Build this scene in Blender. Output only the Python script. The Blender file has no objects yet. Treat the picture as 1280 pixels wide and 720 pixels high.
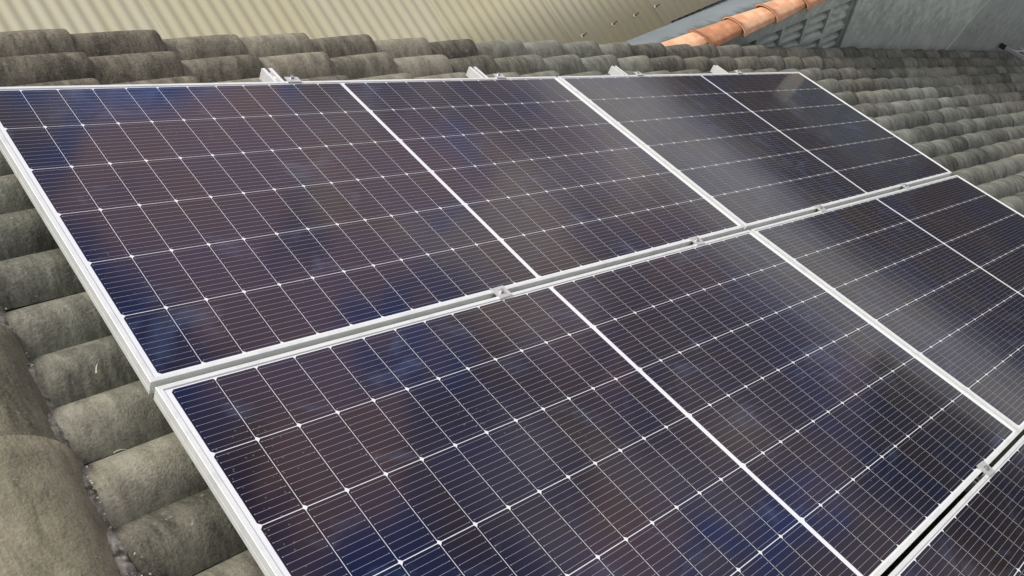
import bpy, bmesh, math, random
from mathutils import Matrix, Vector
random.seed(7)
C = bpy.context.scene.collection
sc = bpy.context.scene
R_ = math.radians

# ---------------------------------------------------------------- frames
# roof frame: x = down the slope, y = across the slope (away), z = off the roof; origin = upper corner of the first panel
UP = Vector((-0.44145, 0.0, 0.897286)); UP.normalize()
EX = Vector((UP.z, 0, -UP.x))
ROOF = Matrix(((EX.x, 0, EX.z, 0), (0, 1, 0, 0), (UP.x, 0, UP.z, 0), (0, 0, 0, 1)))   # roof -> world
GROUND_Z = -8.6

# ---------------------------------------------------------------- camera
Rr = Matrix(((0.70403172, -0.61997243, 0.34637196), (-0.18424324, -0.6304855, -0.75401755), (0.68585259, 0.46703558, -0.55810752)))
cam_d = bpy.data.cameras.new('camera'); cam = bpy.data.objects.new('camera', cam_d); C.objects.link(cam)
cr = (ROOF.to_3x3() @ Rr.transposed() @ Matrix.Diagonal((1, -1, -1))).to_4x4()
cam.matrix_world = Matrix.Translation(ROOF @ Vector((-0.61077738, -2.23189736, 1.32348599))) @ cr
cam_d.sensor_width = 36; cam_d.lens = 36 * 1057.36 / 1280; cam_d.clip_start = 0.05; cam_d.clip_end = 4000
sc.camera = cam

# ---------------------------------------------------------------- node helpers
def newmat(name):
    m = bpy.data.materials.new(name); m.use_nodes = True
    nt = m.node_tree; b = nt.nodes['Principled BSDF']
    return m, nt, b
class NT:
    def __init__(s, nt): s.nt = nt
    def n(s, t, **k):
        o = s.nt.nodes.new(t)
        for a, v in k.items(): setattr(o, a, v)
        return o
    def l(s, a, b): s.nt.links.new(a, b)
    def put(s, sock, v):
        if isinstance(v, bpy.types.NodeSocket): s.l(v, sock)
        else: sock.default_value = v
    def math(s, op, a, b=0.0, c=0.0, clamp=False):
        o = s.n('ShaderNodeMath', operation=op, use_clamp=clamp)
        s.put(o.inputs[0], a); s.put(o.inputs[1], b); s.put(o.inputs[2], c)
        return o.outputs[0]
    def vec(s, v, scale=(1, 1, 1), loc=(0, 0, 0), rot=(0, 0, 0)):
        o = s.n('ShaderNodeMapping'); s.l(v, o.inputs[0]); o.inputs['Scale'].default_value = scale
        o.inputs['Location'].default_value = loc; o.inputs['Rotation'].default_value = rot
        return o.outputs[0]
    def noise(s, v, sc_=5, det=4, rough=.55, dist=0, col=False):
        o = s.n('ShaderNodeTexNoise'); s.put(o.inputs['Vector'], v); o.inputs['Scale'].default_value = sc_
        o.inputs['Detail'].default_value = det; o.inputs['Roughness'].default_value = rough; o.inputs['Distortion'].default_value = dist
        return o.outputs['Color' if col else 'Fac']
    def ramp(s, f, stops, interp='LINEAR'):
        o = s.n('ShaderNodeValToRGB'); s.put(o.inputs[0], f); cr_ = o.color_ramp; cr_.interpolation = interp
        while len(cr_.elements) < len(stops): cr_.elements.new(0.5)
        for e, (p, c) in zip(cr_.elements, stops):
            e.position = p; e.color = (c, c, c, 1) if isinstance(c, (int, float)) else (*c, 1)
        return o.outputs[0]
    def mix(s, f, a, b, bt='MIX'):
        o = s.n('ShaderNodeMix', data_type='RGBA', blend_type=bt)
        s.put(o.inputs[0], f)
        for i, v in ((6, a), (7, b)):
            if isinstance(v, tuple): v = (*v, 1) if len(v) == 3 else v
            s.put(o.inputs[i], v)
        return o.outputs[2]
    def bump(s, h, strength=.3, dist=.01, normal=None):
        o = s.n('ShaderNodeBump'); s.l(h, o.inputs['Height']); o.inputs['Strength'].default_value = strength
        o.inputs['Distance'].default_value = dist
        if normal: s.l(normal, o.inputs['Normal'])
        return o.outputs[0]
    def obj(s): return s.n('ShaderNodeTexCoord').outputs['Object']

# ---------------------------------------------------------------- world (sky with broken cloud)
SUN_EL, SUN_AZ = R_(49), R_(116)          # high sun beyond the roof, a little to the left
sdir = Vector((math.cos(SUN_EL) * math.cos(SUN_AZ), math.cos(SUN_EL) * math.sin(SUN_AZ), math.sin(SUN_EL)))
w = bpy.data.worlds.new('World'); sc.world = w; w.use_nodes = True
N = NT(w.node_tree); bg = w.node_tree.nodes['Background']
sky = N.n('ShaderNodeTexSky', sky_type='NISHITA'); sky.sun_disc = False
sky.sun_elevation = SUN_EL; sky.sun_rotation = math.pi / 2 - SUN_AZ; sky.dust_density = 2.0
D = N.n('ShaderNodeTexCoord').outputs['Generated']
sep = N.n('ShaderNodeSeparateXYZ'); N.l(D, sep.inputs[0])
wob = N.n('ShaderNodeVectorMath', operation='MULTIPLY_ADD'); N.l(N.noise(D, 5.0, 3, .55, col=True), wob.inputs[0])
wob.inputs[1].default_value = (.11, .11, .11); N.l(D, wob.inputs[2])
wsub = N.n('ShaderNodeVectorMath', operation='SUBTRACT'); N.l(wob.outputs[0], wsub.inputs[0]); wsub.inputs[1].default_value = (.055, .055, .055)
DW = wsub.outputs[0]
# cloud deck: bright and warm low down, greyer overhead; the zenith is a bright veil
tone = N.noise(N.vec(D, scale=(1, 1, 1.8), loc=(7.1, 3.2, 0)), 3.6, 4, .55)
low = N.ramp(tone, [(.38, (3.0, 3.0, 4.2)), (.50, (6.6, 5.5, 5.4)), (.60, (13.0, 11.2, 10.2))])
mid = N.ramp(tone, [(.36, (.4, .9, 3.0)), (.50, (1.5, 1.4, 2.6)), (.62, (4.6, 3.2, 3.4))])
top = N.ramp(tone, [(.34, (7.2, 7.5, 7.9)), (.66, (12, 12, 11.7))])
k1 = N.ramp(sep.outputs[2], [(.38, 0), (.52, 1)])
k2 = N.ramp(sep.outputs[2], [(.58, 0), (.80, 1)])
deck = N.mix(k2, N.mix(k1, low, mid), top)
def gap(v, inner, outer):
    v = Vector(v).normalized()
    d = N.n('ShaderNodeVectorMath', operation='DOT_PRODUCT'); N.l(DW, d.inputs[0]); d.inputs[1].default_value = v
    mr = N.n('ShaderNodeMapRange', interpolation_type='SMOOTHSTEP'); N.l(d.outputs['Value'], mr.inputs[0])
    mr.inputs[1].default_value = math.cos(R_(outer)); mr.inputs[2].default_value = math.cos(R_(inner))
    return mr.outputs[0]
# openings in the cloud where clear blue shows
blue = gap((.54, .80, .25), 5, 9)
for g_ in (((.61, .76, .19), 4, 7), ((.67, .73, .14), 2, 5), ((.65, .64, .41), 1, 6), ((.59, .65, .47), 2, 7), ((.70, .61, .38), 1, 5), ((.765, .57, .31), .5, 4), ((.60, .78, .17), 3, 7), ((.48, .82, .32), 1, 5), ((.79, .60, .155), 2.2, 4.2), ((.96, .225, .155), 1.5, 4.5), ((.78, .33, .53), 4, 10), ((.50, .86, .12), 1, 8)):
    blue = N.math('MAXIMUM', blue, gap(*g_))
warm = gap((.61, .73, .32), 1, 6)
for g_ in (((.745, .53, .415), 1, 5), ((.91, .33, .25), 2, 7), ((.965, .26, .08), 2, 7), ((.85, .52, .06), 2, 8), ((.71, .68, .20), 1, 5), ((.98, .20, .01), 2, 5), ((.74, .63, .26), 1, 4.5)):
    warm = N.math('MAXIMUM', warm, gap(*g_))
blue = N.math('MULTIPLY', blue, N.math('SUBTRACT', 1.0, N.math('MULTIPLY', warm, .9)))
wc = N.mix(1.0, (15.5, 10.2, 9.6), N.ramp(sep.outputs[2], [(.05, .50), (.35, 1.0)]), 'MULTIPLY')
deck = N.mix(N.math('MULTIPLY', warm, .85), deck, wc)
veil = N.ramp(N.noise(D, 6, 4, .6), [(.35, 1.0), (.7, .78)])
clear = N.mix(1.0, (1.6, 4.8, 16.0), N.ramp(sep.outputs[2], [(.1, 1.0), (.55, .6)]), 'MULTIPLY')
mx = N.mix(N.math('MULTIPLY', blue, veil), deck, N.mix(.08, clear, sky.outputs[0]))
N.l(mx, bg.inputs[0]); bg.inputs[1].default_value = 0.10

sun_d = bpy.data.lights.new('sun', 'SUN'); sun_d.energy = 3.5; sun_d.angle = R_(18); sun_d.color = (1, .95, .87)
sun = bpy.data.objects.new('sun', sun_d); C.objects.link(sun)
sun.rotation_euler = sdir.to_track_quat('Z', 'Y').to_euler()
vs = sc.view_settings; vs.view_transform = 'Standard'; vs.look = 'None'; vs.exposure = 0.15; vs.gamma = 1; vs.use_curve_mapping = False

# ---------------------------------------------------------------- materials
def mat_tile(name, dark=(.052, .051, .046), mid=(.134, .130, .117), light=(.262, .254, .228), stretch=(2.2, .8, 1)):
    m, nt, b = newmat(name); N = NT(nt); o = N.obj()
    rnd = N.n('ShaderNodeAttribute', attribute_name='tile_rnd').outputs['Fac']
    big = N.noise(o, 3.2, 4, .6)
    blotch = N.noise(N.vec(o, scale=stretch), 11, 6, .66, .5)
    fine = N.noise(o, 160, 4, .7)
    streak = N.noise(N.vec(o, scale=(26, 4, 6), rot=(0, 0, .18)), 3, 4, .65, .6)
    f = N.math('ADD', N.math('MULTIPLY', blotch, .55), N.math('MULTIPLY', streak, .25))
    f = N.math('ADD', f, N.math('MULTIPLY', big, .32))
    f = N.math('ADD', f, N.math('MULTIPLY', N.math('SUBTRACT', fine, .5), .30))
    f = N.math('ADD', f, N.math('MULTIPLY', N.math('SUBTRACT', rnd, .5), .17))
    col = N.ramp(f, [(.40, dark), (.55, mid), (.74, light)])
    tint = N.ramp(N.noise(o, .55, 2), [(.4, (1.04, 1.0, .93)), (.62, (.94, .985, .97))])
    col = N.mix(1.0, col, tint, 'MULTIPLY')
    spx = N.n('ShaderNodeSeparateXYZ'); N.l(o, spx.inputs[0])
    downslope = N.math('ADD', N.math('MULTIPLY', spx.outputs[0], .16), N.math('MULTIPLY', N.math('SUBTRACT', big, .5), 1.2))
    col = N.mix(1.0, col, N.ramp(downslope, [(0, (1.13, 1.10, 1.0)), (1, (.84, .875, .85))]), 'MULTIPLY')  # paler and warmer near the ridge, darker and greener down the slope
    lich = N.ramp(N.noise(N.vec(o, loc=(3, 1, 0)), 60, 5, .7), [(.62, 0), (.70, 1)])
    col = N.mix(N.math('MULTIPLY', lich, .5), col, (.42, .42, .37))
    pits = N.ramp(N.noise(N.vec(o, loc=(9, 1, 0)), 45, 5, .75), [(.30, 1), (.38, 0)])
    col = N.mix(N.math('MULTIPLY', pits, .5), col, (.04, .04, .035))
    N.l(col, b.inputs['Base Color']); b.inputs['Roughness'].default_value = .92
    b.inputs['Specular IOR Level'].default_value = .25
    h = N.math('ADD', N.math('MULTIPLY', fine, .5), N.noise(o, 38, 6, .7))
    N.l(N.bump(h, .8, .007), b.inputs['Normal'])
    return m
M_TILE = mat_tile('weathered_concrete_tile')
M_RIDGE = mat_tile('weathered_ridge_tile', (.060, .058, .048), (.135, .130, .106), (.245, .235, .195), (2.6, .5, 1))

def mat_simple(name, col, rough=.5, metal=0, var=.12, scale=40, bump=.1, spec=.5, detail_col=None, thr=(.6, .7)):
    m, nt, b = newmat(name); N = NT(nt); o = N.obj()
    n1 = N.noise(o, scale, 5, .65)
    c = N.ramp(n1, [(.25, tuple(x * (1 - var) for x in col)), (.75, tuple(min(1, x * (1 + var)) for x in col))])
    if detail_col:
        k = N.ramp(N.noise(N.vec(o, loc=(4, 2, 1)), scale * .35, 6, .7), [(thr[0], 0), (thr[1], 1)])
        c = N.mix(k, c, detail_col)
    N.l(c, b.inputs['Base Color'])
    N.l(N.ramp(n1, [(.2, max(0, rough - .08)), (.8, min(1, rough + .08))]), b.inputs['Roughness'])
    b.inputs['Metallic'].default_value = metal; b.inputs['Specular IOR Level'].default_value = spec
    if bump: N.l(N.bump(n1, bump, .004), b.inputs['Normal'])
    return m
M_ALU = mat_simple('anodised_aluminium', (.69, .72, .705), .40, .25, .03, 30, 0, detail_col=(.50, .52, .49), thr=(.50, .80))
M_RAIL = mat_simple('mill_aluminium', (.80, .82, .81), .38, .4, .08, 60, .03)
M_CLAMP = mat_simple('clamp_aluminium', (.56, .58, .57), .38, .5, .08, 60, .03)
M_BOLT = mat_simple('steel_bolt', (.42, .43, .43), .35, .9, .1, 80, .02)
M_RUST = mat_simple('rusty_steel', (.07, .05, .04), .7, .3, .3, 80, .1)
M_RUBBER = mat_simple('black_rubber', (.02, .02, .02), .8, 0, .2, 60, .1)
M_MORTAR = mat_simple('ridge_mortar', (.25, .24, .205), .95, 0, .5, 55, .9, .2, (.075, .07, .055), (.48, .58))
M_WASHER = mat_simple('grey_washer', (.45, .45, .42), .6, 0, .3, 70, .1)
M_LADDER = mat_simple('worn_aluminium', (.60, .62, .64), .35, .7, .12, 50, .05)
M_DEBRIS = mat_simple('dry_twig', (.50, .47, .38), .9, 0, .3, 50, .3)
M_STONE = mat_simple('mortar_crumb', (.38, .37, .33), .95, 0, .3, 60, .5)
M_PLASTER = mat_simple('cream_render', (.45, .42, .34), .9, 0, .15, 6, .3, .3)

def mat_terracotta():
    m, nt, b = newmat('orange_clay'); N = NT(nt); o = N.obj()
    rnd = N.n('ShaderNodeObjectInfo').outputs['Random']
    f = N.math('ADD', N.noise(o, 12, 5, .6), N.math('MULTIPLY', N.math('SUBTRACT', rnd, .5), .45))
    c = N.ramp(f, [(.3, (.40, .18, .09)), (.52, (.54, .275, .15)), (.75, (.66, .40, .25))])
    blk = N.ramp(N.noise(N.vec(o, scale=(1, 1.6, 1), loc=(2, 1, 0)), 42, 6, .75, .4), [(.60, 0), (.66, 1)])
    area = N.ramp(N.noise(N.vec(o, loc=(1, 1, 1)), 3.1, 2), [(.42, 0), (.52, 1)])
    c = N.mix(N.math('MULTIPLY', N.math('MULTIPLY', blk, area), .8), c, (.10, .055, .035))
    N.l(c, b.inputs['Base Color']); b.inputs['Roughness'].default_value = .85
    N.l(N.bump(N.noise(o, 90, 4), .3, .003), b.inputs['Normal']); return m
M_CLAY = mat_terracotta()

def mat_cement(name='grey_cement'):
    m, nt, b = newmat(name); N = NT(nt); o = N.obj()
    n1 = N.noise(N.vec(o, scale=(1, 1, .55)), 2.2, 6, .66, .6)
    n2 = N.noise(N.vec(o, scale=(1, 1, .8)), 15, 6, .7, .2)
    n3 = N.noise(o, 110, 4, .7)
    f = N.math('ADD', N.math('MULTIPLY', n1, .50), N.math('MULTIPLY', n2, .42)); f = N.math('ADD', f, N.math('MULTIPLY', n3, .14))
    c = N.ramp(f, [(.40, (.36, .42, .375)), (.52, (.52, .60, .54)), (.66, (.64, .72, .65))])
    pit = N.ramp(N.noise(N.vec(o, loc=(1, 2, 3)), 55, 5, .7), [(.28, 1), (.36, 0)])
    c = N.mix(N.math('MULTIPLY', pit, .6), c, (.05, .06, .055))
    sx = N.n('ShaderNodeSeparateXYZ'); N.l(o, sx.inputs[0])
    beyond_cord = N.math('ADD', N.math('SUBTRACT', sx.outputs[0], N.math('MULTIPLY', N.math('ADD', sx.outputs[2], 3.9), 1.0)), N.math('MULTIPLY', N.math('SUBTRACT', n1, .5), 3.2))
    dm = N.ramp(N.math('SUBTRACT', beyond_cord, 7.9), [(0, 0), (.6, 1)])
    c = N.mix(N.math('MULTIPLY', dm, .45), c, (.16, .19, .19))  # darker, bluer tone beyond the cord, with a ragged edge
    foot = N.ramp(N.math('ADD', N.math('ADD', sx.outputs[2], N.math('MULTIPLY', sx.outputs[0], .49)), N.math('MULTIPLY', N.math('SUBTRACT', n2, .5), 1.2)), [(.05, 1), (.35, 0)])
    c = N.mix(N.math('MULTIPLY', foot, .35), c, (.17, .19, .175))
    N.l(c, b.inputs['Base Color']); b.inputs['Roughness'].default_value = .93; b.inputs['Specular IOR Level'].default_value = .25
    N.l(N.bump(N.math('ADD', n2, n3), .5, .006), b.inputs['Normal']); return m
M_CEMENT = mat_cement()

def mat_gutter():
    m, nt, b = newmat('blue_grey_coating'); N = NT(nt); o = N.obj()
    n1 = N.noise(o, 3, 4, .6)
    c = N.ramp(n1, [(.3, (.13, .155, .165)), (.7, (.17, .197, .205))])
    uv = N.n('ShaderNodeSeparateXYZ'); N.l(o, uv.inputs[0])
    g = N.noise(N.vec(o, scale=(9, 1.2, 1)), 2.4, 5, .75, .3)
    # mould creeping up from the cap tiles (a stain with its own ragged shape)
    edge = N.math('SUBTRACT', 1.0, N.math('MULTIPLY', uv.outputs[1], 4.4))
    st = N.ramp(N.math('ADD', g, N.math('MULTIPLY', edge, .42)), [(.60, 0), (.76, 1)])
    c = N.mix(N.math('MULTIPLY', st, .8), c, (.055, .07, .055))
    N.l(c, b.inputs['Base Color']); b.inputs['Roughness'].default_value = .6; return m
M_GUTTER = mat_gutter()

def mat_corr():
    m, nt, b = newmat('beige_painted_sheet'); N = NT(nt); o = N.obj()
    rnd = N.n('ShaderNodeAttribute', attribute_name='sheet_rnd').outputs['Fac']
    n1 = N.noise(N.vec(o, scale=(1, .3, 1)), 3.0, 5, .6, .4)
    f = N.math('ADD', N.math('MULTIPLY', n1, .7), N.math('MULTIPLY', rnd, .3))
    c = N.ramp(f, [(.3, (.42, .385, .255)), (.5, (.43, .40, .28)), (.7, (.445, .42, .32))])
    sp = N.n('ShaderNodeSeparateXYZ'); N.l(o, sp.inputs[0])
    ed = N.math('SUBTRACT', 1.0, N.math('MULTIPLY', sp.outputs[1], 2.2), clamp=True)
    st = N.ramp(N.math('MULTIPLY', N.noise(N.vec(o, scale=(3, 1, 1)), 4, 4, .6), ed), [(.22, 0), (.5, 1)])
    c = N.mix(N.math('MULTIPLY', st, .4), c, (.52, .42, .24))
    fine = N.noise(o, 130, 4, .7)
    c = N.mix(N.math('MULTIPLY', fine, .14), c, (.30, .28, .20))
    N.l(c, b.inputs['Base Color']); b.inputs['Roughness'].default_value = .6; b.inputs['Specular IOR Level'].default_value = .3
    return m
M_CORR = mat_corr()

def glass_coat(b, N, o, rough=.095):
    b.inputs['Specular IOR Level'].default_value = 0.0
    b.inputs['Coat Weight'].default_value = 1.0; b.inputs['Coat IOR'].default_value = 1.42
    r = N.ramp(N.noise(o, 5, 4, .6), [(.3, rough * .8), (.7, rough * 1.25)])
    N.l(r, b.inputs['Coat Roughness'])
def dust(N, o, c):
    ob = N.n('ShaderNodeObjectInfo').outputs['Random']
    off = N.n('ShaderNodeCombineXYZ'); N.l(N.math('MULTIPLY', ob, 31.0), off.inputs[0]); N.l(N.math('MULTIPLY', ob, 17.0), off.inputs[1])
    va = N.n('ShaderNodeVectorMath', operation='ADD'); N.l(o, va.inputs[0]); N.l(off.outputs[0], va.inputs[1]); p = va.outputs[0]
    smear = N.ramp(N.noise(N.vec(p, scale=(1, 1.5, 1)), 4.2, 5, .6, .9), [(.58, 0), (.72, 1)])
    c = N.mix(N.math('MULTIPLY', smear, .10), c, (.20, .28, .45))
    veil = N.noise(p, 1.7, 3, .5)
    c = N.mix(N.math('MULTIPLY', N.ramp(veil, [(.35, 0), (.75, 1)]), .009), c, (.45, .43, .42))
    sv = N.n('ShaderNodeTexVoronoi'); N.l(p, sv.inputs['Vector']); sv.inputs['Scale'].default_value = 75
    area = N.ramp(N.noise(p, 3.5, 3, .6), [(.60, 0), (.66, 1)])
    spot = N.ramp(sv.outputs['Distance'], [(.10, 1), (.17, 0)])
    return N.mix(N.math('MULTIPLY', N.math('MULTIPLY', spot, area), .14), c, (.55, .56, .6))

def mat_cell():
    m, nt, b = newmat('solar_cell'); N = NT(nt); o = N.obj()
    uvn = N.n('ShaderNodeUVMap', uv_map='cell'); s = N.n('ShaderNodeSeparateXYZ'); N.l(uvn.outputs[0], s.inputs[0])
    x, y = s.outputs[0], s.outputs[1]
    rnd = N.n('ShaderNodeNewGeometry').outputs['Random Per Island']
    n1 = N.noise(o, 1.9, 3, .55, .5)
    f = N.math('ADD', N.math('MULTIPLY', n1, .90), N.math('MULTIPLY', rnd, .10))
    c = N.ramp(f, [(.34, (.0020, .0040, .025)), (.46, (.0030, .0040, .020)), (.56, (.007, .0050, .013)), (.68, (.011, .0065, .009))])  # navy cell tone; the brown end also paints warm reflections into the colour
    # eleven busbars
    k = N.math('FRACT', N.math('MULTIPLY', y, 11.0))
    d = N.math('ABSOLUTE', N.math('SUBTRACT', k, .5))
    line = N.math('LESS_THAN', d, .021)
    inx = N.math('MULTIPLY', N.math('GREATER_THAN', x, .045), N.math('LESS_THAN', x, .955))
    pad = N.math('MULTIPLY', N.math('LESS_THAN', d, .052),
                 N.math('GREATER_THAN', N.math('ABSOLUTE', N.math('SUBTRACT', x, .5)), .43))
    line = N.math('MULTIPLY', N.math('MAXIMUM', line, pad), inx)
    # fine fingers, too thin to resolve, only lift the tone a little
    fin = N.math('LESS_THAN', N.math('FRACT', N.math('MULTIPLY', x, 58.0)), .05)
    c = N.mix(N.math('MULTIPLY', fin, .10), c, (.20, .20, .24))
    c = N.mix(line, c, (.27, .27, .31))
    c = dust(N, o, c)
    N.l(c, b.inputs['Base Color']); b.inputs['Roughness'].default_value = .5
    glass_coat(b, N, o); return m
M_CELL = mat_cell()
def mat_back():
    m, nt, b = newmat('white_backsheet'); N = NT(nt); o = N.obj()
    c = dust(N, o, N.mix(0.0, (.66, .68, .70), (.7, .7, .7)))
    N.l(c, b.inputs['Base Color']); b.inputs['Roughness'].default_value = .6
    glass_coat(b, N, o); return m
M_BACK = mat_back()
def mat_ground():
    m, nt, b = newmat('yard_ground'); N = NT(nt); o = N.obj()
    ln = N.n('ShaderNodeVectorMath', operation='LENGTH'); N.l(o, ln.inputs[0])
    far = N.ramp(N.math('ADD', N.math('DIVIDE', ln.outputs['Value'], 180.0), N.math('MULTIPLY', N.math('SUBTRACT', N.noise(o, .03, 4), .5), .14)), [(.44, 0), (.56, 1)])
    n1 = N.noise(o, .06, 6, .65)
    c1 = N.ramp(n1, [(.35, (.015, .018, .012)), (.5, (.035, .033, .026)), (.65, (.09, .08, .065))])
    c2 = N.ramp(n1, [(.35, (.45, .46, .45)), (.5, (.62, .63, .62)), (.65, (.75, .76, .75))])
    c = N.mix(far, c1, c2)  # unseen pale far ground, added to put a light streak in the panel reflections
    N.l(c, b.inputs['Base Color']); b.inputs['Roughness'].default_value = .95; return m
M_GROUND = mat_ground()

# ---------------------------------------------------------------- object helpers
def tag(o, label=None, cat=None, group=None, kind=None):
    for k, v in (('label', label), ('category', cat), ('group', group), ('kind', kind)):
        if v: o[k] = v
    return o
def link_bm(name, bm, mat, parent=None, mw=None, smooth=False):
    me = bpy.data.meshes.new(name); bm.to_mesh(me); bm.free()
    if mat: me.materials.append(mat)
    if smooth:
        for p in me.polygons: p.use_smooth = True
    o = bpy.data.objects.new(name, me); C.objects.link(o)
    if parent: o.parent = parent
    if mw is not None: o.matrix_world = mw
    return o
def link_py(name, verts, faces, mat, parent=None, mw=None, smooth=True, fattr=None):
    me = bpy.data.meshes.new(name); me.from_pydata(verts, [], faces); me.update()
    if mat: me.materials.append(mat)
    if smooth: me.polygons.foreach_set('use_smooth', [True] * len(me.polygons))
    if fattr:
        a = me.attributes.new(fattr[0], 'FLOAT', 'FACE'); a.data.foreach_set('value', fattr[1])
    o = bpy.data.objects.new(name, me); C.objects.link(o)
    if parent: o.parent = parent
    if mw is not None: o.matrix_world = mw
    return o
def empty(name, mw):
    o = bpy.data.objects.new(name, None); C.objects.link(o); o.matrix_world = mw; o.empty_display_size = .1
    return o
def box(bm, x0, x1, y0, y1, z0, z1, M=None):
    vs_ = [bm.verts.new((x, y, z)) for z in (z0, z1) for y in (y0, y1) for x in (x0, x1)]
    for f in ((0, 2, 3, 1), (4, 5, 7, 6), (0, 1, 5, 4), (2, 6, 7, 3), (0, 4, 6, 2), (1, 3, 7, 5)):
        bm.faces.new([vs_[i] for i in f])
    if M is not None: bmesh.ops.transform(bm, matrix=M, verts=vs_)
    return vs_
def bevel(bm, w_=.001, seg=1):
    bmesh.ops.bevel(bm, geom=bm.edges[:], offset=w_, segments=seg, affect='EDGES', profile=.5)
def cyl(bm, r, h, seg=12, M=None, r2=None):
    M = M or Matrix(); r2 = r if r2 is None else r2
    bmesh.ops.create_cone(bm, cap_ends=True, segments=seg, radius1=r, radius2=r2, depth=h, matrix=M @ Matrix.Translation((0, 0, h / 2)))
def extrude_profile(bm, pts, x0, x1):
    """closed (y,z) profile swept along x"""
    a = [bm.verts.new((x0, y, z)) for y, z in pts]; b_ = [bm.verts.new((x1, y, z)) for y, z in pts]
    n = len(pts)
    for i in range(n): bm.faces.new((a[i], a[(i + 1) % n], b_[(i + 1) % n], b_[i]))
    bm.faces.new(a[::-1]); bm.faces.new(b_)
    bmesh.ops.recalc_face_normals(bm, faces=bm.faces[:])

# ================================================================ GROUND
bm = bmesh.new(); bmesh.ops.create_grid(bm, x_segments=2, y_segments=2, size=1500)
tag(link_bm('ground', bm, M_GROUND, mw=Matrix.Translation((0, 0, GROUND_Z))), kind='structure')

def hills():
    from mathutils import noise as mn
    V, F = [], []; n = 120
    for i in range(n + 1):
        az = R_(-75 + 84.5 * i / n); e = max(0.0, 1 - max(0, (i / n - .95) / .05))
        h = 62 * e ** .7 * (.85 + .3 * mn.noise(Vector((i * .13, 0, 0)))) + 3 * mn.noise(Vector((i * .9, 4, 0)))
        for d, k in ((300, 0), (340, .45), (390, .8), (450, 1), (560, .9), (760, 0)):
            V.append((d * math.cos(az), d * math.sin(az), GROUND_Z - 1 + h * k))
    for i in range(n):
        for j in range(5): a = i * 6 + j; F.append((a, a + 1, a + 7, a + 6))
    m, nt, b = newmat('wooded_hill'); N = NT(nt)
    N.l(N.ramp(N.noise(N.obj(), .05, 6, .7), [(.35, (.035, .045, .03)), (.65, (.07, .075, .05))]), b.inputs['Base Color']); b.inputs['Roughness'].default_value = 1
    tag(link_py('hills', V, F, m, None, I4w, True), kind='structure')
I4w = Matrix()
hills()

# ================================================================ TILED ROOF
PV = .158          # spacing of the rolls across the slope
CU = .305          # length of one course down the slope
V0 = .585          # verge
U0 = -.192         # top of the first course (under the ridge cap)
ZV, ZC = -.150, -.097
def tile_field(name, u0, ncourse, nroll, parent, mw, seed, y_top=V0, uend_first=None, nu=9, nv=12, mat=None):
    rg = random.Random(seed)
    V, F, A = [], [], []
    jit = [rg.gauss(0, .0035) for _ in range(nroll)]
    for c in range(ncourse):
        for r in range(nroll):
            r2 = r // 2                                   # one tile = two rolls
            if r % 2 == 0:
                tu, tz, tr, tw = rg.gauss(0, .010), rg.gauss(0, .0032), rg.random(), rg.gauss(0, .010)
            rr = min(1, max(0, tr + rg.uniform(-.3, .3)))
            ue = u0 + (c + 1) * CU + tu; us = u0 + c * CU - .05
            base = len(V)
            ybase = y_top - r * PV + jit[r]
            for i in range(nu + 3):
                if i <= nu:
                    t = i / nu; u = us + (ue - us) * t; drop = 0.0
                    if i == nu: u -= .004
                else:
                    t = 1.0; u = ue + (0.002 if i == nu + 1 else -.001); drop = .006 if i == nu + 1 else .030
                for j in range(nv + 1):
                    s = j / nv
                    prof = abs(math.sin(math.pi * s)) ** .85
                    amp = (ZC - ZV) * (.86 + .14 * t)
                    if c == 0: amp *= min(1.0, .55 + 1.6 * (t * .5 + .08))
                    pinch = 1 - .035 * (1 - t)
                    y = ybase - PV * (.5 + (s - .5) * (1.035 * pinch)) + tw * (t - .5) * .5
                    nose = -.004 * (t ** 8)
                    z = ZV + .027 * (t - 1) + amp * prof + tz + .006 * t + nose - drop
                    V.append((u, y, z))
            w_ = nv + 1
            for i in range(nu + 2):
                for j in range(nv):
                    a = base + i * w_ + j
                    F.append((a, a + w_, a + w_ + 1, a + 1)); A.append(rr)
    me = link_py(name, V, F, mat or M_TILE, parent, mw, True, ('tile_rnd', A))
    m = me.data
    return me
roof = empty('tiled_roof', ROOF @ Matrix.Translation((0, 0, -.15)))
tag(roof, 'weathered grey concrete tile roof sloping down under the solar panels, with a mortared ridge', 'roof')
I4 = Matrix()
tf = tile_field('tile_field', U0, 46, 34, roof, ROOF, 3)
# verge edge board: closes the open side of the outer roll
bm = bmesh.new(); box(bm, -.15, 13.6, .53, .56, -.30, -.157)
link_bm('verge_board', bm, M_CEMENT, roof, ROOF)
# other slope behind the ridge (mirrored about the vertical plane through the ridge)
RU, RH = -.316, -.205                 # ridge axis in roof coordinates
rc = ROOF @ Vector((RU, 0, RH))
mir = Matrix.Translation((2 * rc.x, 0, 0)) @ Matrix.Diagonal((-1, 1, 1, 1))
back = tile_field('back_slope', U0, 8, 34, roof, ROOF, 11)
back.data.transform(ROOF); back.data.transform(mir); back.data.flip_normals(); back.matrix_world = I4
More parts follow.
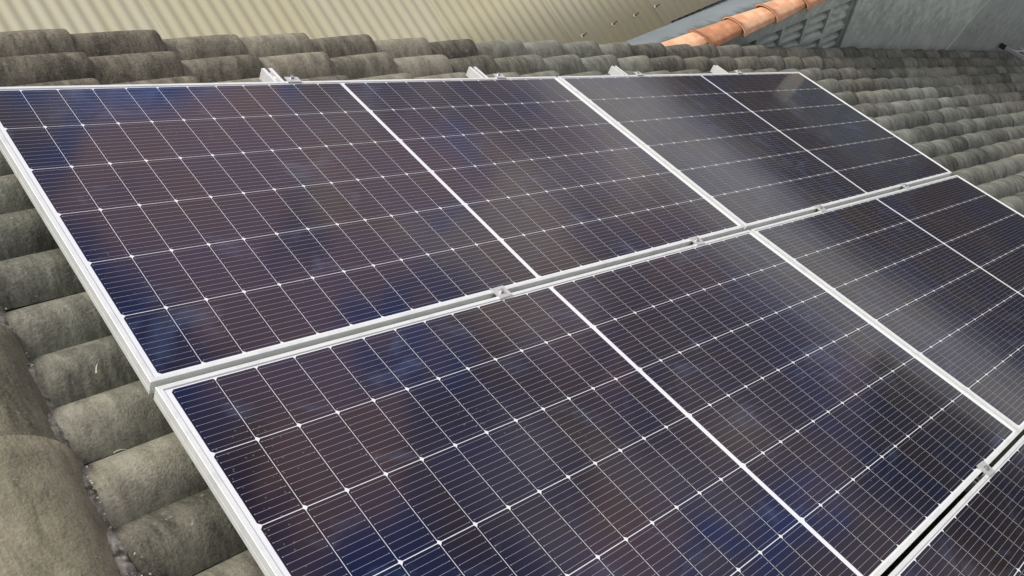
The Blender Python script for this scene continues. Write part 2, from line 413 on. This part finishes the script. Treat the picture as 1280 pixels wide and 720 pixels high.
# ridge caps
def ridge_cap(yfar, ln, seed):
    rg = random.Random(seed); V, F = [], []
    nl, na = 10, 22; rot0 = rg.gauss(0, .02); dx = rg.gauss(0, .004)
    for i in range(nl + 2):
        t = min(1, max(0, (i - 1) / nl)); y = yfar - t * ln
        r = .196 - .022 * t
        if i == 0: r -= .016
        if i == 1: y += .002
        for j in range(na + 1):
            a = math.radians(-8 + 196 * j / na) + rot0
            rr = r * (1 + .015 * math.sin(3 * a + seed) * .5)
            V.append((rc.x + dx + rr * 1.0 * math.cos(a), y + .01 * math.sin(a * 2 + seed), rc.z - .012 + rr * .86 * math.sin(a)))
    wn = na + 1
    for i in range(nl + 1):
        for j in range(na):
            a = i * wn + j; F.append((a, a + 1, a + wn + 1, a + wn))
    o = link_py('ridge_cap', V, F, M_RIDGE, roof, I4, True, ('tile_rnd', [rg.random()] * len(F)))
    return o
yb = -1.125 + .345 * 5
k = 0
while yb > -3.6:
    ridge_cap(yb + random.gauss(0, .006), .40, k); yb -= .345; k += 1
# mortar bedding line along the ridge cap
def mortar():
    rg = random.Random(5); V, F = [], []
    n = 1500; y0, y1 = .50, -3.0; cs = 12
    from mathutils import noise as mn
    for i in range(n + 1):
        y = y0 + (y1 - y0) * i / n
        ph = ((V0 - y) / PV) % 1.0
        pr = abs(math.sin(math.pi * ph)) ** .85
        lump = mn.noise(Vector((y * 14, 0, 3)))
        wd = .020 + .018 * (1 - pr) + .012 * lump
        for j in range(cs + 1):
            s = j / cs
            u = -.172 + s * (wd + .012) + mn.noise(Vector((y * 60, s * 2, 1))) * .004 * s
            ztile = ZV - .014 + (ZC - ZV) * .79 * pr
            zcap = -.112 + .006 * lump
            k = s ** .6
            z = zcap * (1 - k) + (ztile - .004) * k
            z += mn.noise(Vector((y * 120, s * 4, 0))) * .0035 + mn.noise(Vector((y * 320, s * 10, 5))) * .0022 + .006 * math.sin(math.pi * s)
            V.append((u, y, z))
    for i in range(n):
        for j in range(cs):
            a = i * (cs + 1) + j; F.append((a, a + cs + 1, a + cs + 2, a + 1))
    link_py('mortar_bed', V, F, M_MORTAR, roof, ROOF, True)
    # crumbs of mortar and grit lying along the joint
    bm = bmesh.new()
    for i in range(330):
        y = rg.uniform(-2.2, .3); ph = ((V0 - y) / PV) % 1.0
        pr = abs(math.sin(math.pi * ph)) ** .62
        if rg.random() > 1.15 - pr: continue
        u = -.142 + rg.gauss(0, .012); r = rg.uniform(.0012, .0036) * (1.5 if rg.random() < .06 else 1)
        z = -.158 + (ZC - ZV) * .79 * pr + rg.uniform(.000, .010)
        M = Matrix.Translation((u, y, z)) @ Matrix.Rotation(rg.uniform(0, 6), 4, Vector((rg.random(), rg.random(), rg.random() + .01)).normalized()) @ Matrix.Diagonal((r, r * rg.uniform(.6, 1.3), r * .7, 1))
        bmesh.ops.create_icosphere(bm, subdivisions=1, radius=1, matrix=M)
    o = link_bm('mortar_crumbs', bm, M_STONE, roof, ROOF); o['kind'] = 'stuff'
mortar()
# house wall below the roof
bm = bmesh.new()
hx0, hx1 = rc.x - 2.0, (ROOF @ Vector((13.3, 0, 0))).x
zt0 = (ROOF @ Vector((0, 0, -.32))).z
vs_ = [bm.verts.new(p) for p in ((hx0, .44, GROUND_Z), (hx1, .44, GROUND_Z), (hx1, .44, (ROOF @ Vector((13.3, 0, -.33))).z), (rc.x, .44, rc.z - .20), (hx0, .44, rc.z - .2 - 2.0 * .49))]
f = bm.faces.new(vs_); ex = bmesh.ops.extrude_face_region(bm, geom=[f])
bmesh.ops.translate(bm, vec=(0, -5.0, 0), verts=[v for v in ex['geom'] if isinstance(v, bmesh.types.BMVert)])
bmesh.ops.recalc_face_normals(bm, faces=bm.faces[:])
link_bm('house_wall', bm, M_PLASTER, roof, I4)

# ================================================================ SOLAR PANELS
L_, W_, GU, GV, CUE, CVE, MID = 2.2813, 1.1239, .0153, .0200, .09258, .18227, .01454
def frame_mesh():
    prof = [(0, -.035), (0, -.0225), (.0003, -.0221), (.0003, -.0204), (0, -.0200), (0, -.0006), (.0006, 0), (.0104, 0), (.0110, -.0006), (.0110, -.0030), (.0028, -.0032), (.0028, -.0332), (.028, -.0334), (.028, -.035)]
    bm = bmesh.new(); rings = []
    for cx, cy, sx, sy in ((0, 0, 1, -1), (L_, 0, -1, -1), (L_, -W_, -1, 1), (0, -W_, 1, 1)):
        rings.append([bm.verts.new((cx + sx * d, cy + sy * d, z)) for d, z in prof])
    n = len(prof)
    for k in range(4):
        a, b_ = rings[k], rings[(k + 1) % 4]
        for i in range(n): bm.faces.new((a[i], a[(i + 1) % n], b_[(i + 1) % n], b_[i]))
    bmesh.ops.recalc_face_normals(bm, faces=bm.faces[:])
    return bm
def panel_meshes():
    bmf = frame_mesh()
    bmb = bmesh.new(); box(bmb, .0031, L_ - .0031, -W_ + .0031, -.0031, -.0085, -.0027)
    # cells: 24 x 6 half cells with clipped corners
    V, F, UV = [], [], []
    cw, ch = CUE - .0015, CVE - .0023
    for c in range(24):
        u0 = L_ / 2 + (c - 12) * CUE + (MID / 2 if c >= 12 else -MID / 2) + .00075
        for r in range(6):
            v0 = W_ / 2 + (r - 3) * CVE + .0011
            kl, kr = .0062, .0026
            P = [(kl, 0), (cw - kr, 0), (cw, kr), (cw, ch - kr), (cw - kr, ch), (kl, ch), (0, ch - kl), (0, kl)]
            b0 = len(V)
            for a, b_ in P: V.append((u0 + a, -(v0 + b_), -.0022)); UV.append((a / cw, b_ / ch))
            F.append(tuple(range(b0 + 7, b0 - 1, -1)))
    me = bpy.data.meshes.new('cells'); me.from_pydata(V, [], F); me.update()
    uvl = me.uv_layers.new(name='cell')
    for lp in me.loops: uvl.data[lp.index].uv = UV[lp.vertex_index]
    me.materials.append(M_CELL)
    return bmf, bmb, me
def make_panel():
    root = empty('solar_panel', I4)
    bmf, bmb, me = panel_meshes()
    link_bm('frame', bmf, M_ALU, root)
    link_bm('backsheet', bmb, M_BACK, root)
    o = bpy.data.objects.new('solar_cells', me); C.objects.link(o); o.parent = root
    return root
def copy_tree(o, parent=None):
    c = o.copy(); C.objects.link(c)
    if parent: c.parent = parent
    for ch in list(o.children): copy_tree(ch, c)
    return c
F3 = Matrix.Diagonal((1, -1, -1))
tx = Vector((-.0326, .00035, .00209)); ang = tx.length
R2 = (F3 @ Matrix.Rotation(ang, 3, tx / ang) @ F3).to_4x4()
ROW1 = I4
ROW2 = Matrix.Translation((.00235, -(W_ + .0155), .001)) @ R2
ROW3 = ROW2 @ Matrix.Translation((.002, -(W_ + .0115), 0))
panels = [
    (ROW1, 0, 'upper left solar panel, top row at the ridge end above the tile rolls', 0),
    (ROW1, 1, 'upper right solar panel, top row, with its far corner against the grey tiles', 1),
    (ROW2, 0, 'large middle row solar panel at the ridge end, filling the lower middle', 0),
    (ROW2, 1, 'middle row solar panel cut off by the right edge', 1),
    (ROW3, 0, 'nearest row solar panel, only its upper part showing at the lower right', 0),
]
proto = make_panel()
for i, (M, col, lab, _) in enumerate(panels):
    p = proto if i == 0 else copy_tree(proto)
    p.matrix_world = ROOF @ M @ Matrix.Translation((col * (L_ + GU), 0, 0))
    tag(p, lab, 'solar panel', 'solar panels mounted on the tile roof')

# ================================================================ MOUNTING RAILS WITH CLAMPS
def u_profile():
    # open-topped channel, (x,z)
    return [(-.020, 0), (.020, 0), (.020, .040), (.0075, .040), (.0075, .0365), (.0165, .0365), (.0165, .004), (-.0165, .004), (-.0165, .0365), (-.0075, .0365), (-.0075, .040), (-.020, .040)]
def rail_mesh(segs):
    bm = bmesh.new(); pr = u_profile(); rings = []
    for (y, z) in segs: rings.append([bm.verts.new((x, y, z + h)) for x, h in pr])
    n = len(pr)
    for a, b_ in zip(rings[:-1], rings[1:]):
        for i in range(n): bm.faces.new((a[i], a[(i + 1) % n], b_[(i + 1) % n], b_[i]))
    bm.faces.new(rings[0]); bm.faces.new(rings[-1][::-1])
    bmesh.ops.recalc_face_normals(bm, faces=bm.faces[:]); return bm
def clamp_bm(kind):
    bm = bmesh.new()
    if kind == 'mid':      # flat plate bridging two frames with two legs in the gap
        prof = [(-.0215, .001), (-.0085, .001), (-.0085, -.024), (-.0060, -.024), (-.0060, .001), (.0060, .001), (.0060, -.024), (.0085, -.024), (.0085, .001), (.0215, .001), (.0215, .0032), (.0195, .0042), (-.0195, .0042), (-.0215, .0032)]
    else:                  # Z profile, lip over the frame and a foot outside
        prof = [(-.011, .001), (.004, .001), (.004, -.034), (.024, -.034), (.024, -.0305), (.0075, -.0305), (.0075, .0042), (-.011, .0042)]
        prof = [(-.011, .001), (.003, .001), (.003, -.020), (.006, -.020), (.006, .0012), (.020, .0012), (.020, .0045), (-.011, .0045)]
    a = [bm.verts.new((-.025, y, z)) for y, z in prof]; b_ = [bm.verts.new((.025, y, z)) for y, z in prof]; n = len(prof)
    for i in range(n): bm.faces.new((a[i], a[(i + 1) % n], b_[(i + 1) % n], b_[i]))
    bm.faces.new(a[::-1]); bm.faces.new(b_)
    bmesh.ops.recalc_face_normals(bm, faces=bm.faces[:]); return bm
def bolt_bm():
    bm = bmesh.new()
    cyl(bm, .0085, .0015, 16, Matrix.Translation((0, 0, -.007)))
    cyl(bm, .0066, .0065, 6, Matrix.Translation((0, 0, -.0055)))
    cyl(bm, .0030, .030, 8, Matrix.Translation((0, 0, -.036)))
    return bm
def rot2(p): return ROW2 @ p
pts_end = ROW3 @ Vector((0, -W_ - .12, 0))
def make_rail(u, first):
    zb = -.0755
    root = empty('mounting_rail', ROOF @ Matrix.Translation((u, .15, zb)))
    inv = Matrix.Translation((0, -.15, 0))
    p2 = ROW2 @ Vector((0, -.02, 0)); p3 = (ROW3 if u < L_ else ROW2) @ Vector((0, -W_ - .1, 0))
    link_bm('rail_profile', rail_mesh([(0, 0), (-1.29, 0), (p3.y - .15, p3.z)]), M_RAIL, root)
    spots = [(-.15, -zb, 'end', 0), (-.15 - W_ - .0078, -zb + .0005, 'mid', 0)]
    g2 = ROW2 @ Vector((0, -W_ - .0058, 0))
    spots.append((g2.y - .15, g2.z - zb, 'mid' if u < L_ else 'last', -.0326))
    for y, z, kd, tl in spots:
        c = link_bm('clamp', clamp_bm(kd), M_CLAMP, root)
        c.location = (random.uniform(-.004, .004) + (.016 if kd == 'end' else .02), y + (.001 if kd == 'end' else 0), z); c.rotation_euler = (tl * -1, 0, random.uniform(-.06, .06) + (math.pi if kd == 'last' else 0))
        b_ = link_bm('bolt', bolt_bm(), M_BOLT, c)
        b_.location = (0, .013, .0105) if kd == 'end' else (0, 0, .0105)
    return root
for u, lab in ((.945, 'aluminium mounting rail nearest the ridge, leftmost of the four rail ends'),
               (1.915, 'aluminium mounting rail, second of the four ends from the left'),
               (2.885, 'aluminium mounting rail ending just right of the gap between two top panels'),
               (3.835, 'aluminium mounting rail farthest down the slope, rightmost of the rail ends')):
    tag(make_rail(u, False), lab, 'mounting rail', 'aluminium rails carrying the panels')

# ================================================================ NEIGHBOUR: CORRUGATED ROOF
K = 1.10   # eave line of the sheet roof
CW = cam.matrix_world.translation
A0 = CW + (Vector((3.56947, .95, -2.08516)) - CW) * K
SD = Vector((.99160872, 0, -.12927549)); CD = Vector((0, math.cos(R_(26)), math.sin(R_(26))))
ND = SD.cross(CD).normalized()
CORR = Matrix(((SD.x, CD.x, ND.x, A0.x), (SD.y, CD.y, ND.y, A0.y), (SD.z, CD.z, ND.z, A0.z), (0, 0, 0, 1)))
nroof = empty('corrugated_roof', CORR)
tag(nroof, 'beige painted corrugated sheet roof of the neighbouring building beyond the grey tiles', 'roof')
def corr():
    V, F, A = [], [], []
    s0, s1, pitch, per = -5.5, 1.4, .0760, 12
    nw = int((s1 - s0) / pitch); cols = nw * per
    ts = [0, .6, 1.2, 1.83, 1.831, 2.5, 3.5, 5.5]
    rg = random.Random(2)
    for sh in range(0, nw, 11):
        n = min(12, nw - sh); r = rg.random(); lift = .0035; base = len(V)
        tj = rg.gauss(0, .006)
        for i in range(n * per + 1):
            s = s0 + (sh + i / per) * pitch
            lf = lift * (1 - i / (n * per))
            for t in ts:
                z = .0054 * math.sin(2 * math.pi * i / per) + lf + (.004 if t <= 1.83 else 0) * 0
                V.append((s, t + (tj if t == 0 else 0), z))
        w_ = len(ts)
        for i in range(n * per):
            for j in range(w_ - 1):
                a = base + i * w_ + j; F.append((a, a + w_, a + w_ + 1, a + 1)); A.append(r)
    o = link_py('corrugated_sheet', V, F, M_CORR, nroof, CORR, True, ('sheet_rnd', A))
    md = o.modifiers.new('thickness', 'SOLIDIFY'); md.thickness = .0016; md.offset = -1
corr()
# roofing screws on the sheet: near ones along the eave
def ray_px(x, y):
    d = Vector(((x - 640) / 1057.36, -(y - 360) / 1057.36, -1)); return (cam.matrix_world.to_3x3() @ d).normalized()
Wc = [(0.3118, .20), (.58, .20)]
def screw(s, t):
    bm = bmesh.new()
    cyl(bm, .014, .003, 14, Matrix.Translation((0, 0, 0)))
    w_ = link_bm('washer', bm, M_WASHER, None)
    bm = bmesh.new(); M = Matrix.Rotation(R_(24), 4, 'Y')
    cyl(bm, .0085, .008, 6, M @ Matrix.Translation((0, 0, .003))); cyl(bm, .0042, .040, 8, M)
    h_ = link_bm('screw_shank', bm, M_RUST, None)
    root = empty('roofing_screw', I4); w_.parent = root; h_.parent = root
    root.parent = nroof
    root.matrix_world = CORR @ Matrix.Translation((s, t, .0105)) @ Matrix.Rotation(random.uniform(-.5, .5), 4, 'Z')
    return root
def on_corr(x, y):
    d = ray_px(x, y); t = ND.dot(A0 - CW) / ND.dot(d); p = CW + d * t
    q = CORR.inverted() @ p; return q.x, q.y
for px in ((729, 44), (767, 31), (794, 21), (820, 11), (846, 2)):
    s, t = on_corr(*px); s = -5.5 + (round((s + 5.5) / .076 - .25) + .25) * .076
    screw(s, t)
# neighbour house body below the sheet roof
zc0 = -.12
bm = bmesh.new()
P = []
for s in (-5.4, 1.3):
    a = CORR @ Vector((s, .12, -.06)); b_ = CORR @ Vector((s, 5.3, -.06))
    P.append([a, b_, Vector((b_.x, b_.y, GROUND_Z)), Vector((a.x, a.y, GROUND_Z))])
va = [bm.verts.new(p) for p in P[0]]; vb = [bm.verts.new(p) for p in P[1]]
for i in range(4): bm.faces.new((va[i], va[(i + 1) % 4], vb[(i + 1) % 4], vb[i]))
bm.faces.new(va[::-1]); bm.faces.new(vb); bmesh.ops.recalc_face_normals(bm, faces=bm.faces[:])
link_bm('wall', bm, M_PLASTER, nroof, I4)

# ================================================================ CEMENT SCREEN WALL WITH CLAY CAPPING
SL = -.1455                       # the wall top runs slightly downhill
def ztop(x): return -2.185 + SL * (x - 4.08)       # top of the masonry
WY0, WY1 = .64, .76
swall = empty('screen_wall', Matrix.Translation((4.5, .6, GROUND_Z)))
tag(swall, 'grey cement boundary wall with louvred vent blocks beyond the far edge of the tile roof', 'wall')
def quadwall(bm, x0, x1, za, zb, y0, y1):
    """za/zb: functions giving bottom and top z at x"""
    vs_ = [bm.verts.new((x, y, z(x))) for z in (za, zb) for y in (y0, y1) for x in (x0, x1)]
    for f in ((0, 2, 3, 1), (4, 5, 7, 6), (0, 1, 5, 4), (2, 6, 7, 3), (0, 4, 6, 2), (1, 3, 7, 5)): bm.faces.new([vs_[i] for i in f])
def zrow(k): return lambda x: -2.352 + SL * (x - 4.56) - .272 * k
BX0, BW, NB, NR = 3.98, .296, 6, 3
BX1 = BX0 + BW * NB
bm = bmesh.new()
gz = lambda x: GROUND_Z
quadwall(bm, -1.0, BX1, zrow(0), ztop, WY0, WY1)
quadwall(bm, -1.0, BX0, gz, zrow(0), WY0, WY1)
quadwall(bm, BX0, BX1, gz, zrow(NR), WY0, WY1)
bmesh.ops.recalc_face_normals(bm, faces=bm.faces[:])
link_bm('masonry', bm, M_CEMENT, swall, I4)
def vent_block(x0, k, name='vent_block'):
    bm = bmesh.new(); x1 = x0 + BW; zt, zb = zrow(k), zrow(k + 1); bd = .017
    y0, y1 = WY0 + .004, WY1 - .004
    quadwall(bm, x0, x1, lambda x: zt(x) - bd, zt, y0, y1)
    quadwall(bm, x0, x1, zb, lambda x: zb(x) + bd, y0, y1)
    quadwall(bm, x0, x0 + bd, lambda x: zb(x) + bd, lambda x: zt(x) - bd, y0, y1)
    quadwall(bm, x1 - bd, x1, lambda x: zb(x) + bd, lambda x: zt(x) - bd, y0, y1)
    fr = link_bm(name, bm, M_CEMENT, swall, I4)
    for i in range(3):
        bm = bmesh.new(); h = (.272 - 2 * bd) / 3
        # sloping louvre: high at the back, low in front
        vs_ = []
        for x in (x0 + bd, x1 - bd):
            zt_ = zt(x) - bd - i * h
            vs_.append([bm.verts.new((x, y, z)) for y, z in ((y0 + .012, zt_ - h + .004), (y1 - .01, zt_ - .020), (y1 - .01, zt_ - .040), (y0 + .012, zt_ - h - .016 + (.018 if i == 2 else 0)))])
        a, b_ = vs_
        for j in range(4): bm.faces.new((a[j], a[(j + 1) % 4], b_[(j + 1) % 4], b_[j]))
        bm.faces.new(a[::-1]); bm.faces.new(b_); bmesh.ops.recalc_face_normals(bm, faces=bm.faces[:])
        link_bm('louvre', bm, M_CEMENT, fr, I4)
for k in range(NR):
    for c in range(NB): vent_block(BX0 + c * BW, k)
# plain rendered stretch, with a raised pilaster where it starts
bm = bmesh.new()
quadwall(bm, BX1, 10.9, gz, lambda x: ztop(x) + .30, WY0 - .010, WY1)
quadwall(bm, BX1 - .004, BX1 + .17, gz, lambda x: ztop(x) + .28, WY0 - .026, WY0 - .012)
bmesh.ops.recalc_face_normals(bm, faces=bm.faces[:])
link_bm('rendered_wall', bm, M_CEMENT, swall, I4)
# thin cord running up the render
cp = [(7.71, .622, -4.38), (8.0, .622, -4.11), (8.21, .625, -3.90), (8.45, .622, -3.71), (8.9, .622, -3.29), (9.6, .622, -2.68)]
M_CORD = mat_simple('pale_cord', (.55, .57, .55), .8, 0, .1, 40, .1)
bm = bmesh.new(); prev = None
for p_ in cp:
    ring = [bm.verts.new((p_[0] - .0035 * math.cos(a), p_[1] + .005 * math.sin(a), p_[2] + .0035 * math.cos(a))) for a in (0, 1.05, 2.1, 3.14, 4.2, 5.24)]
    if prev:
        for j in range(6): bm.faces.new((prev[j], prev[(j + 1) % 6], ring[(j + 1) % 6], ring[j]))
    prev = ring
bmesh.ops.recalc_face_normals(bm, faces=bm.faces[:])
tag(link_bm('cord', bm, M_CORD), 'thin pale cord running diagonally up the grey cement wall', 'cord')

# clay cap tiles on the wall top
def cap_tile(x0, ln, seed):
    rg = random.Random(seed); V, F = [], []; na, nl = 14, 8
    th = .011; M = []
    for lay in (0, 1):
        for i in range(nl + 1):
            t = i / nl
            for j in range(na + 1):
                a = math.pi * j / na
                r = .100 - .022 * t + (.010 if t < .09 else 0) - lay * th
                hh = (.066 - .020 * t + (.012 if t < .09 else 0)) - lay * th
                y = -math.cos(a) * r; z = max(-.02, math.sin(a) ** .55 * hh)
                if abs(a - 1.15) < .13 and lay == 0: z += .006     # raised rib along the tile
                V.append((t * ln, y, z))
    w_ = na + 1; n1 = (nl + 1) * w_
    for lay in (0, 1):
        for i in range(nl):
            for j in range(na):
                a = lay * n1 + i * w_ + j; f = (a, a + w_, a + w_ + 1, a + 1); F.append(f if lay else f[::-1])
    for j in range(na):
        F.append((j, j + 1, n1 + j + 1, n1 + j)); a = nl * w_ + j; F.append((a, n1 + a, n1 + a + 1, a + 1))
    for i in range(nl):
        a = i * w_; F.append((a, n1 + a, n1 + a + w_, a + w_)); a = i * w_ + na; F.append((a, a + w_, n1 + a + w_, n1 + a))
    o = link_py('cap_tile', V, F, M_CLAY, swall, None, True)
    tilt = math.atan(-SL)
    o.matrix_world = Matrix.Translation((x0, .700, ztop(x0) + .012 + rg.uniform(0, .004))) @ Matrix.Rotation(tilt - .03, 4, 'Y') @ Matrix.Rotation(rg.uniform(-.02, .02), 4, 'Z')
    return o
xs = 2.90
i = 0
while xs < 5.7:
    cap_tile(xs, .40, i); xs += .352; i += 1

# blue-grey sheet gutter between the wall and the eave of the sheet roof
GA = Vector((0, .83, 0)); gut = []
def gz_at(x, y):   # eave height of the sheet roof at x
    s = (x - A0.x) / SD.x; return A0.z + SD.z * s
V, F = [], []
xs_ = [-1 + i * .35 for i in range(20)]
org = Vector((4.0, .80, ztop(4.0)))
prof = [(.785, -.10), (.83, -.02), (1.0, .02), (A0.y + .02, .002), (A0.y + .10, .092)]
for x in xs_:
    ze = gz_at(x, 0); zw = ztop(x)
    for y, dz in prof:
        t = (y - .785) / (A0.y - .785); z = zw * (1 - t) + ze * t + dz * (1 if t < .9 else .4)
        V.append((x - org.x, y - org.y, z - org.z))
n = len(prof)
for i in range(len(xs_) - 1):
    for j in range(n - 1): a = i * n + j; F.append((a, a + n, a + n + 1, a + 1))
g = link_py('flashing', V, F, M_GUTTER, None, Matrix.Translation(org), True)
md = g.modifiers.new('t', 'SOLIDIFY'); md.thickness = .003
tag(g, 'blue grey flashing strip stained with mould between clay caps and beige sheet roof', 'flashing')

# ================================================================ LADDER
lad = empty('ladder', ROOF @ Matrix.Translation((10.6, .585, -.070)))
tag(lad, 'aluminium ladder with a black rubber foot lying on the tile roof by the cement wall', 'ladder')
for k, (u, y1) in enumerate(((0, -.02), (.455, -.05))):
    bm = bmesh.new(); box(bm, u - .011, u + .011, -2.9, y1, -.010, .030); bevel(bm, .003)
    link_bm('side_rail', bm, M_LADDER, lad)
bm = bmesh.new(); box(bm, -.019, .019, -.045, .030, -.022, .036); bevel(bm, .009, 2)
link_bm('rubber_foot', bm, M_RUBBER, lad)
for k in range(10):
    bm = bmesh.new(); cyl(bm, .011, .455, 10, Matrix.Translation((.0, -.125 - .28 * k, .012)) @ Matrix.Rotation(math.pi / 2, 4, 'Y'))
    link_bm('rung', bm, M_LADDER, lad)

# ================================================================ SMALL DEBRIS ON THE TILES
def roof_px(x, y, h):
    d = ray_px(x, y); inv = ROOF.inverted(); dr = inv.to_3x3() @ d; o = inv @ CW
    s = (h - o.z) / dr.z; return o + dr * s
def twig(x, y, ln, rz, r, label, h=-.100, bend=.2):
    p = roof_px(x, y, h); bm = bmesh.new(); n = 6; prev = None
    for i in range(n + 1):
        t = i / n; q = Vector((ln * t, ln * bend * math.sin(t * 2.6) * .4, .002 * math.sin(t * 3)))
        rr = r * (1 - .6 * t)
        ring = [bm.verts.new((q.x, q.y + rr * math.cos(a), q.z + rr * math.sin(a))) for a in (0, 1.05, 2.1, 3.14, 4.2, 5.24)]
        if prev:
            for j in range(6): bm.faces.new((prev[j], prev[(j + 1) % 6], ring[(j + 1) % 6], ring[j]))
        prev = ring
    bmesh.ops.recalc_face_normals(bm, faces=bm.faces[:])
    o = link_bm('dry_twig', bm, M_DEBRIS, None, ROOF @ Matrix.Translation(p) @ Matrix.Rotation(rz, 4, 'Z'), True)
    tag(o, label, 'twig')
twig(443 / 4 + 10, 467, .028, 1.1, .0022, 'short dry straw on a tile roll left of the corner where two panels meet', -.103)
twig(142, 566, .024, -.1, .0015, 'thin dry straw beside the mortar joint of the ridge', -.130)
